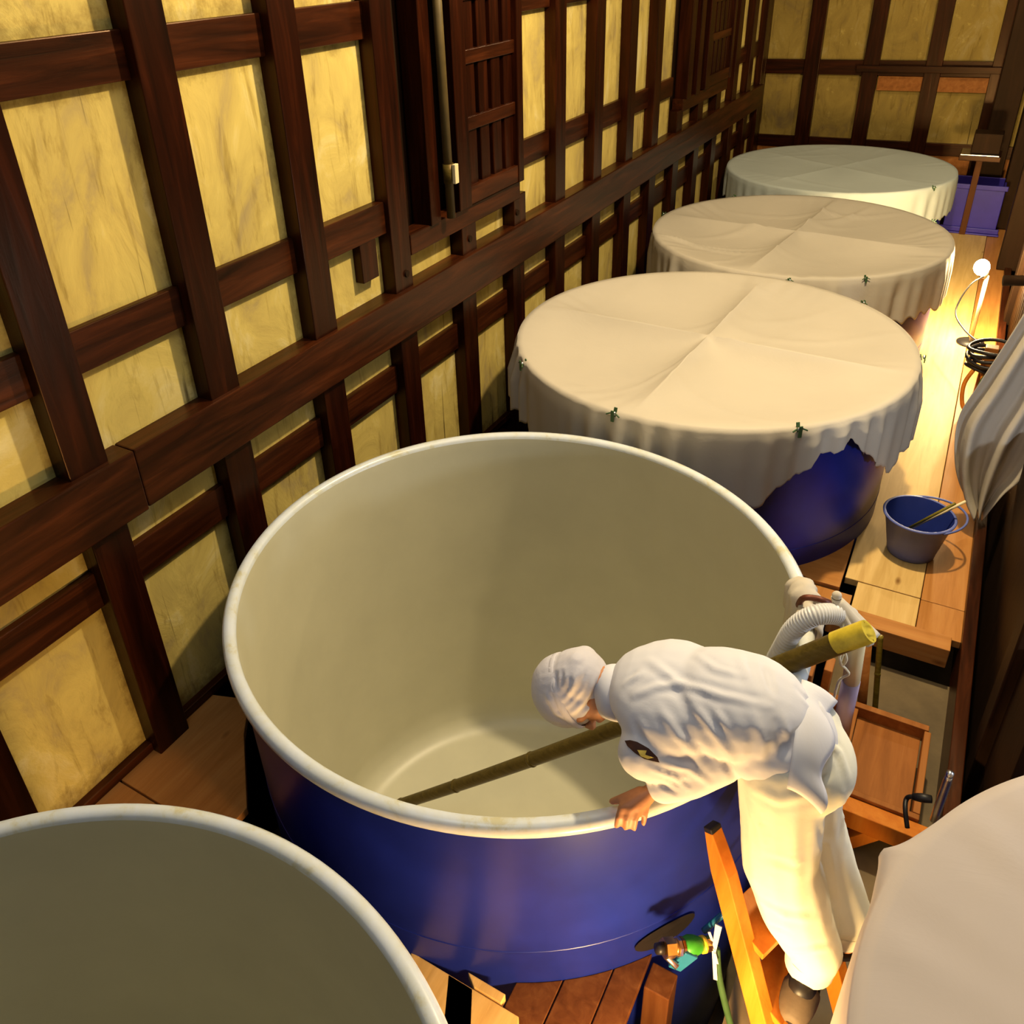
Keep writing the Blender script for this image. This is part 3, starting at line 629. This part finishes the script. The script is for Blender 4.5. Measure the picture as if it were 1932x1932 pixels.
# hanging cloth on the right
def hang():
    yb = 4.55
    # outline: top edge (upper right) to bottom, as (pixel) columns converted once to the plane y = 4.55
    left = [(1960, 545), (1905, 635), (1850, 720), (1808, 790), (1800, 870), (1812, 930), (1838, 968)]
    right = [(2030, 640), (2010, 720), (1990, 790), (1960, 850), (1925, 900), (1895, 925), (1856, 968)]
    Lp = spline([at(u, v, 1, yb) for u, v in left], 8); Rp = spline([at(u, v, 1, yb+.1) for u, v in right], 8)
    n = len(Lp); m = MB(); K = 36
    for i in range(n):
        for k in range(K+1):
            u = k/K; p = Lp[i].lerp(Rp[i], u); t = i/n
            p = p+V((0, .055*math.sin(u*17+t*2)+.03*math.sin(u*31+3+t*4), .008*math.sin(u*40)))*(.35+.65*t)
            m.v.append(tuple(p))
    m.f = [(i*(K+1)+k, i*(K+1)+k+1, (i+1)*(K+1)+k+1, (i+1)*(K+1)+k) for i in range(n-1) for k in range(K)]
    o = m.build('hanging_sheet', CLO, None, True); s = o.modifiers.new('t', 'SOLIDIFY'); s.thickness = .004
    tag(o, 'crumpled white sheet hanging down by the walkway at the right edge', 'sheet')
    a = at(1960, 545, 1, yb)
    tag(MB().tube([a+V((-.15, 0, .02)), a+V((1.0, .2, .10))], .025, 12).build('drying_pole', WB, None, True), 'dark drying pole that carries the hanging sheet', 'pole')
hang()
# white pole leaning in the window bay
wp = thing('curtain_pole', 'pale thin pole standing upright in the lattice window bay', 'pole', (.12, 3.80, 1.65))
MB().tube([(.135, 3.80, 1.655), (.135, 3.775, 3.3)], .024, 14).build('pole_shaft', plain('aged_grey_bamboo', (.09, .060, .018), .5, 0, .2, 9), wp, True)
MB().box((.165, 3.785, 1.84), (.185, 3.82, 1.94)).build('pole_bracket', PVC, wp, False, .003)
MB().tube([(.135, 3.80, 1.84), (.135, 3.798, 1.94)], .030, 14)  .build('pole_sleeve', BAMD, wp, True)
# ------------------------------------------------------------ the worker
def bake(o, lines):
    """fix the modifiers into the mesh and press cloth folds into it: lines = [(pixel points seen on the cloth, width, height)]"""
    bpy.context.view_layer.update(); dg = bpy.context.evaluated_depsgraph_get()
    me = bpy.data.meshes.new_from_object(o.evaluated_get(dg)); o.modifiers.clear(); o.data = me
    from mathutils.bvhtree import BVHTree
    import numpy as np
    n = len(me.vertices); co = np.empty(n*3); me.vertices.foreach_get('co', co); co = co.reshape(-1, 3)
    no = np.array([v.normal[:] for v in me.vertices]); tree = BVHTree.FromPolygons([tuple(c) for c in co], [tuple(p.vertices) for p in me.polygons])
    disp = np.zeros(n)
    def hit(u, v):
        d = (RT*((u-CX)/FPX)-UP*((v-CY)/FPX)+_f).normalized(); h = tree.ray_cast(CAM, d)
        return h[0], h[1]
    for pts, wd, amp in lines:
        P = []
        for (u0, v0), (u1, v1) in zip(pts[:-1], pts[1:]):
            for k in range(13):
                h, hn = hit(u0+(u1-u0)*k/12, v0+(v1-v0)*k/12)
                if h is not None: P.append(h)
        if len(P) < 3: continue
        P = np.array([tuple(p) for p in P]); m = len(P); taper = np.sin(np.linspace(.25, math.pi-.25, m))
        near = np.where(np.min(((co[:, None, :]-P[None, ::6, :])**2).sum(2), axis=1) < (wd*4+.06)**2)[0]
        d2 = ((co[near][:, None, :]-P[None])**2).sum(2); j = d2.argmin(1); dd = np.sqrt(d2[np.arange(len(near)), j])
        disp[near] += .72*amp*taper[j]*(np.exp(-(dd/wd)**2)-.45*np.exp(-((dd-wd*1.9)/(wd*.9))**2))
    co += no*np.clip(disp, -.0035, .008)[:, None]; me.vertices.foreach_set('co', co.ravel()); me.update()
    me.polygons.foreach_set('use_smooth', [True]*len(me.polygons))
    return o, hit
def remesh(o, vox, it=6, disp=None):
    r = o.modifiers.new('remesh', 'REMESH'); r.mode = 'VOXEL'; r.voxel_size = vox; r.use_smooth_shade = True
    s = o.modifiers.new('smooth', 'SMOOTH'); s.iterations = it; s.factor = .5
    if disp:
        tx = bpy.data.textures.new('folds', 'CLOUDS'); tx.noise_scale = disp[1]; tx.noise_depth = 1
        d = o.modifiers.new('folds', 'DISPLACE'); d.texture = tx; d.strength = disp[0]; d.mid_level = .5; d.texture_coords = 'LOCAL'
    return o
FZ = STEPZ
hipL, hipR = V((2.428, 1.660, .975)), V((2.445, 1.815, .975))
ankL, ankR = at(1530, 1808, 2, FZ+.11), at(1590, 1745, 2, FZ+.12)
kneL = (hipL+ankL)/2+V((-.045, -.01, .02)); kneR = (hipR+ankR)/2+V((-.04, 0, .02))
pel = (hipL+hipR)/2+V((0, 0, .05)); neck = at(1168, 1304, 2, 1.01); chest = pel.lerp(neck, .66)+V((0, 0, .035)); waist = pel.lerp(neck, .34)+V((0, 0, .06))
sd = V((neck-pel)); fwd = V((sd.x, sd.y, 0)).normalized(); lat = V((fwd.y, -fwd.x, 0))   # lat: towards the worker's right? fixed below
lat = V((-fwd.y, fwd.x, 0)); lat = lat if lat.y < 0 else -lat                               # to the worker's left (towards camera)
shL = neck-fwd*.115+lat*.155+V((0, 0, -.03)); shR = neck-fwd*.07-lat*.135+V((0, 0, -.06))
elL = at(1352, 1432, 2, .97); wrL = at(1236, 1487, 2, .885)
grip = at(1320, 1318, 2, .50)
pdir = (pb_-pa).normalized()
tpar = (V((2.08, 2.18, .6))-pa).dot(pdir); grip = pa+pdir*tpar+V((0, 0, .0))+V((0, 0, -.03))*0.6
wrR = grip+V((.0, -.05, .075)); elR = shR.lerp(wrR, .5)+V((.06, .03, -.02))
headc = at(1082, 1308, 2, .965)
per = thing('person', 'worker in white cap, jacket and trousers bent over the open tank from a ladder', 'person', (2.60, 1.68, FZ))
b = MB()
# torso
def frame(d, up):
    z = d.normalized(); x = V(up).cross(z).normalized(); y = z.cross(x); return Matrix((x, y, z)).transposed()
MT = frame(neck-pel, (0, 0, 1))     # local x = lateral, y = dorsal, z = along the spine
b.sphere(pel+V((0, 0, -.03)), (.12, .065, .10), 20, 12, MT); b.sphere(waist+V((0, 0, -.01)), (.12, .075, .15), 20, 12, MT); b.sphere(chest, (.155, .10, .17), 20, 12, MT)
b.limb([(shL, .05), (chest, .07), (shR, .05)])
# neck, head
crown = (headc-neck).normalized(); crown = (crown+V((-.15, -.05, -.22))).normalized()
face = V((.10, -.42, -.9)); face = (face-crown*face.dot(crown)).normalized()
MH = Matrix((crown.cross(face)*-1, face, crown)).transposed()   # local y = face direction, z = crown
def H(x, y, z): return headc+MH @ V((x, y, z))
b.limb([(neck-V((0, 0, .0)), .062), (H(0, -.015, -.09), .055)])
b.sphere(H(0, -.012, .012), (.076, .094, .098), 24, 16, MH); b.sphere(H(0, .028, -.055), (.055, .058, .062), 20, 12, MH)
b.sphere(H(0, .055, -.095), (.026, .022, .020), 12, 8, MH)
b.limb([(H(0, .085, .01), .008), (H(0, .102, -.028), .013)]); b.sphere(H(.011, .092, -.034), .008, 8, 6); b.sphere(H(-.011, .092, -.034), .008, 8, 6)
b.limb([(H(-.035, .078, .022), .010), (H(.035, .078, .022), .010)])
b.limb([(H(-.020, .084, -.062), .007), (H(0, .089, -.060), .008), (H(.020, .084, -.062), .007)]); b.limb([(H(-.016, .082, -.073), .007), (H(.016, .082, -.073), .007)])
for s in (-1, 1):
    b.sphere(H(s*.070, -.005, -.025), (.010, .018, .028), 12, 8, MH); b.sphere(H(s*.045, .055, -.02), (.022, .02, .022), 10, 8, MH)
# arms
b.limb([(shL, .052), (shL.lerp(elL, .5), .047), (elL, .040)]); b.limb([(elL, .040), (elL.lerp(wrL, .35), .040), (wrL, .026)])
b.limb([(shR, .052), (elR, .040)]); b.limb([(elR, .040), (elR.lerp(wrR, .35), .040), (wrR, .026)])
# left hand: palm on the rim, fingers over the outer edge
kn = [at(1174, 1524, 2, .850), at(1189, 1526, 2, .852), at(1204, 1524, 2, .850), at(1219, 1517, 2, .845)]
m1 = [at(1167, 1542, 2, .826), at(1183, 1545, 2, .828), at(1199, 1545, 2, .826), at(1217, 1536, 2, .824)]
tp = [at(1163, 1558, 2, .792), at(1180, 1562, 2, .788), at(1196, 1563, 2, .790), at(1214, 1553, 2, .796)]
for k in range(4):
    b.limb([(wrL.lerp(kn[k], .25), .017), (kn[k], .0125)], .25); b.limb([(kn[k], .0115), (m1[k], .0098), (tp[k], .0085)], .25)
b.limb([(wrL, .022), ((kn[1]+kn[2])/2+V((0, .02, 0)), .020)], .25)
th = [wrL.lerp(kn[0], .35)+V((-.012, .008, -.004)), at(1170, 1508, 2, .85), at(1155, 1512, 2, .828)]
b.limb([(th[0], .016), (th[1], .0125), (th[2], .010)], .25)
# right hand closed round the pole
up_ = V((0, 0, 1)); pu = (up_-pdir*up_.dot(pdir)).normalized(); ps = pdir.cross(pu)
gc = pa+pdir*tpar
b.limb([(wrR, .024), (gc+pu*.055, .028)], .25)
for k in range(4):
    o_ = pdir*(-.032+.021*k); pts = [(gc+o_+pu*.05+ps*0, .0115)]
    for a_ in (40, 85, 130, 175, 215 if k < 3 else 195): r_ = math.radians(a_); pts.append((gc+o_+pu*(.044*math.cos(r_))+ps*(.044*math.sin(r_)), .0095))
    b.limb(pts, .3)
b.limb([(gc+pdir*.03+pu*.05, .013), (gc+pdir*.045+pu*.03-ps*.036, .0115), (gc+pdir*.05-pu*.02-ps*.042, .010)], .3)
# legs and feet
for hp_, kn_, an_ in ((hipL, kneL, ankL), (hipR, kneR, ankR)):
    b.limb([(hp_, .078), (kn_, .052)]); b.limb([(kn_, .052), (kn_.lerp(an_, .35), .05), (an_, .034)])
    ft = V((-.08, -.99, 0)).normalized() if an_ is ankL else V((-.9, -.2, 0)).normalized()
    b.limb([(an_, .034), (V((an_.x, an_.y, FZ+.045))-ft*.02, .034)]); b.limb([(V((an_.x, an_.y, FZ+.05)), .036), (V((an_.x, an_.y, FZ+.035))+ft*.08, .030), (V((an_.x, an_.y, FZ+.030))+ft*.120, .022)])
remesh(b.build('body', SKN, per, True), .0055, 4)
# eyes
for s in (-1, 1): MB().sphere(H(s*.030, .076, .004), .011, 12, 8).build('eye', HOSE, per, True)
# trousers
t_ = MB(); t_.sphere(pel+V((.0, 0, -.05)), (.165, .13, .14), 20, 12, MT); t_.sphere(pel+V((.03, 0, -.07)), (.16, .12, .14), 20, 12, MT)
for hp_, kn_, an_, rr in ((hipL, kneL, ankL, (.116, .110, .100, .080)), (hipR, kneR, ankR, (.112, .102, .092, .072))):
    t_.limb([(hp_, rr[0]), (hp_.lerp(kn_, .5), rr[1]), (kn_, rr[2]+.006), (kn_.lerp(an_, .5), rr[2]), (an_+V((0, 0, .06)), rr[3]), (an_+V((0, 0, .02)), rr[3]-.006)], .25)
bake(remesh(t_.build('trousers', TRO, per, True), .009, 6, (.010, .15)),
     [([(1432, 1700), (1480, 1728), (1530, 1735)], .012, .008), ([(1452, 1778), (1500, 1795), (1560, 1790)], .010, .008), ([(1415, 1520), (1432, 1560), (1440, 1610)], .012, .007),
      ([(1425, 1490), (1470, 1510), (1530, 1500)], .014, .008), ([(1555, 1395), (1585, 1420), (1600, 1465)], .012, .008), ([(1450, 1620), (1510, 1640)], .012, -.005),
      ([(1545, 1560), (1560, 1640), (1572, 1740)], .010, -.008), ([(1440, 1740), (1490, 1760)], .008, -.006), ([(1500, 1560), (1505, 1700)], .018, .005),
      ([(1590, 1500), (1592, 1600)], .012, .006), ([(1570, 1450), (1530, 1490)], .010, -.006), ([(1470, 1815), (1510, 1812)], .007, .006)])
for an_, rr in ((ankL, .073), (ankR, .066)):
    MB().tube([an_+V((0, 0, .03)), an_+V((0, 0, -.035))], [rr, rr*.93], 28, cap=False).build('trouser_hem', TRO, per, True)
# jacket
j = MB(); j.sphere(pel+fwd*.05+V((0, 0, .0)), (.172, .118, .16), 20, 12, MT); j.sphere(waist+V((0, 0, .010)), (.172, .122, .20), 20, 12, MT)
j.sphere(chest+V((0, 0, .002)), (.188, .122, .19), 20, 12, MT); j.limb([(shL, .075), (chest+fwd*.04, .09), (shR, .075)]); j.sphere(neck-fwd*.045, (.095, .075, .07), 16, 10, MT)
j.limb([(shL, .078), (shL.lerp(elL, .5), .078), (elL, .072)], .25); j.limb([(elL, .072), (elL.lerp(wrL, .5), .066), (elL.lerp(wrL, .86), .050)], .25)
j.limb([(shR, .075), (elR, .066)], .25); j.limb([(elR, .066), (elR.lerp(wrR, .85), .046)], .25)
bel = at(1392, 1455, 2, .93); j.limb([(waist+V((0, -.03, -.03)), .11), (bel+V((.03, .05, .04)), .062)], .25)
jk, jhit = bake(remesh(j.build('jacket', SHT, per, True), .008, 6, (.010, .14)),
     [([(1195, 1312), (1240, 1295), (1290, 1290), (1360, 1312), (1450, 1332)], .010, .009), ([(1225, 1245), (1270, 1280), (1330, 1335)], .012, .009), ([(1290, 1310), (1340, 1370), (1390, 1440)], .011, .009),
      ([(1245, 1335), (1280, 1390), (1330, 1440)], .011, .008), ([(1395, 1235), (1420, 1300)], .012, .007), ([(1475, 1250), (1520, 1290), (1560, 1350)], .011, .009),
      ([(1335, 1390), (1365, 1430), (1390, 1468)], .010, -.010), ([(1505, 1300), (1540, 1340), (1575, 1400)], .010, -.008), ([(1310, 1232), (1350, 1262), (1400, 1275)], .010, .006),
      ([(1195, 1360), (1215, 1400)], .010, -.008), ([(1225, 1450), (1270, 1465), (1300, 1490)], .008, .008), ([(1240, 1475), (1285, 1500)], .007, -.007), ([(1250, 1440), (1300, 1450), (1340, 1480)], .009, .008),
      ([(1420, 1340), (1440, 1400), (1430, 1450)], .013, .009), ([(1460, 1350), (1480, 1420)], .012, -.008), ([(1180, 1290), (1210, 1270)], .009, .007), ([(1350, 1340), (1370, 1380)], .010, .009), ([(1440, 1250), (1460, 1310)], .010, -.006)])
# jacket hem flap over the seat, cuff, collar, cap, name patch
MB().tube([elL.lerp(wrL, .84), elL.lerp(wrL, .95)], [.046, .040], 24, cap=False).build('cuff', SHT, per, True)
hc = pel-fwd*.10+V((0, 0, .06))
MB().tube([neck+fwd*(-.005)+V((0, 0, -.005)), neck+fwd*.02+V((0, 0, -.012)), neck+fwd*.042+V((0, 0, -.02))], [.082, .080, .074], 28, cap=False).build('collar', SHT, per, True).modifiers.new('t', 'SOLIDIFY').thickness = .006
c_ = MB(); c_.sphere(H(0, -.014, .020), (.100, .110, .106), 28, 18, MH); c_.sphere(H(0, -.045, -.03), (.096, .085, .090), 20, 12, MH); c_.limb([(H(-.03, -.08, -.05), .045), (H(.03, -.08, -.05), .045)])
cap, _h = bake(remesh(c_.build('cap', CAPM, per, True), .005, 4, (.004, .05)),
     [([(1050, 1270), (1046, 1300)], .006, -.006), ([(1062, 1266), (1060, 1290)], .005, -.005), ([(1078, 1275), (1075, 1300)], .005, -.005), ([(1128, 1270), (1105, 1320), (1075, 1350)], .009, .008),
      ([(1132, 1290), (1115, 1330), (1095, 1355)], .007, .007), ([(1090, 1262), (1070, 1320)], .007, .005), ([(1030, 1310), (1050, 1345), (1085, 1365)], .008, .007), ([(1110, 1262), (1092, 1300), (1060, 1335)], .007, -.006)])
MB().lathe([(.097, -.006), (.102, 0), (.102, .014), (.096, .020)], (0, 0, 0), 32, M=None).build('cap_band', CAPM, per, True)
cb = bpy.data.objects['cap_band']
for v in cb.data.vertices:
    x, y, z = v.co; v.co = H(x*.98, y*1.10-.012, z+.002-.25*(y*1.1)*.4)
npc = at(1213, 1420, 2, .93)
mp_ = MB(); nu = (V((npc))-chest).normalized()
DKP = plain('dark_brown_patch', (.05, .015, .008), .7); YEL = plain('yellow_emblem', (.75, .55, .10), .6)
def stick(pts, name, mat, lift):
    import itertools
    cu = sum(p[0] for p in pts)/len(pts); cv = sum(p[1] for p in pts)/len(pts); n = len(pts); R_ = 6; P = []
    for r in range(R_+1):
        for u, v in pts:
            h, hn = jhit(cu+(u-cu)*r/R_, cv+(v-cv)*r/R_); P.append((h+hn*lift) if h is not None else None)
    P = [p if p is not None else P[i-n] for i, p in enumerate(P)]
    MB().add(P, [(r*n+k, r*n+(k+1) % n, (r+1)*n+(k+1) % n, (r+1)*n+k) for r in range(R_) for k in range(n)]).build(name, mat, per, True)
def dense(P, m=4): return [(a[0]+(b_[0]-a[0])*k/m, a[1]+(b_[1]-a[1])*k/m) for a, b_ in zip(P, P[1:]+P[:1]) for k in range(m)]
stick(dense([(1180, 1398), (1190, 1397), (1203, 1400), (1224, 1412), (1240, 1428), (1244, 1438), (1234, 1436), (1215, 1431), (1198, 1420), (1185, 1408)]), 'chest_patch', DKP, .003)
stick(dense([(1203, 1415), (1220, 1416), (1216, 1424), (1234, 1429), (1222, 1431), (1209, 1426)]), 'chest_emblem', YEL, .0045)
# loose jacket hem over the seat
rows = []; n_ = 33
for i in range(9):
    t = i/8; row = []
    for k in range(n_):
        a = math.radians(2+165*k/(n_-1)); fl_ = 1+.02*t+.03*t*math.sin(a*9)+.02*math.sin(a*5+2)
        row.append(pel+MT @ V((.170*fl_*math.cos(a), (.118-.004*t)*fl_*math.sin(a), .0-.085*t-.012*t*math.sin(a*6)))+V((0, 0, -.05*t*t)))
    rows.append(row)
MB().add([p for r in rows for p in r], [(i*n_+k, i*n_+k+1, (i+1)*n_+k+1, (i+1)*n_+k) for i in range(8) for k in range(n_-1)]).build('jacket_hem', SHT, per, True).modifiers.new('t', 'SOLIDIFY').thickness = .004
# slippers
for an_, ft in ((ankL, V((-.08, -.99, 0)).normalized()), (ankR, V((-.9, -.2, 0)).normalized())):
    sk = MB().limb([(an_+V((0, 0, .03)), .043), (V((an_.x, an_.y, FZ+.055)), .043), (V((an_.x, an_.y, FZ+.050))+ft*.06, .040)])
    remesh(sk.build('sock', DRK, per, True), .008, 3)
    o_ = V((an_.x, an_.y, FZ)); sdv = V((-ft.y, ft.x, 0)); m = MB(); n = 24; pr = []
    for k in range(n):
        a = 2*math.pi*k/n; l = .115*math.cos(a)+.035; wv = (.048+.008*math.cos(a))*math.sin(a); pr.append(o_+ft*l+sdv*wv)
    sl = MB().prism([(p.x, p.y) for p in pr], FZ, FZ+.018).build('slipper', DRK, per, False, .004)
    rows = []
    for i in range(9):
        u = i/8; cpt = o_+ft*(.045+.11*u); wv = .052*math.sqrt(max(.02, 1-(u*.97)**2.6)); hh = .062*(1-.45*u)*math.sqrt(max(.05, 1-(u*.97)**4))
        rows.append([cpt+sdv*(wv*math.cos(math.pi*q_/12))+V((0, 0, .016+hh*math.sin(math.pi*q_/12))) for q_ in range(13)])
    m.add([p for r in rows for p in r], [(i*13+k, i*13+k+1, (i+1)*13+k+1, (i+1)*13+k) for i in range(8) for k in range(12)])
    u_ = m.build('slipper_upper', GRY, sl, True); s = u_.modifiers.new('t', 'SOLIDIFY'); s.thickness = .005
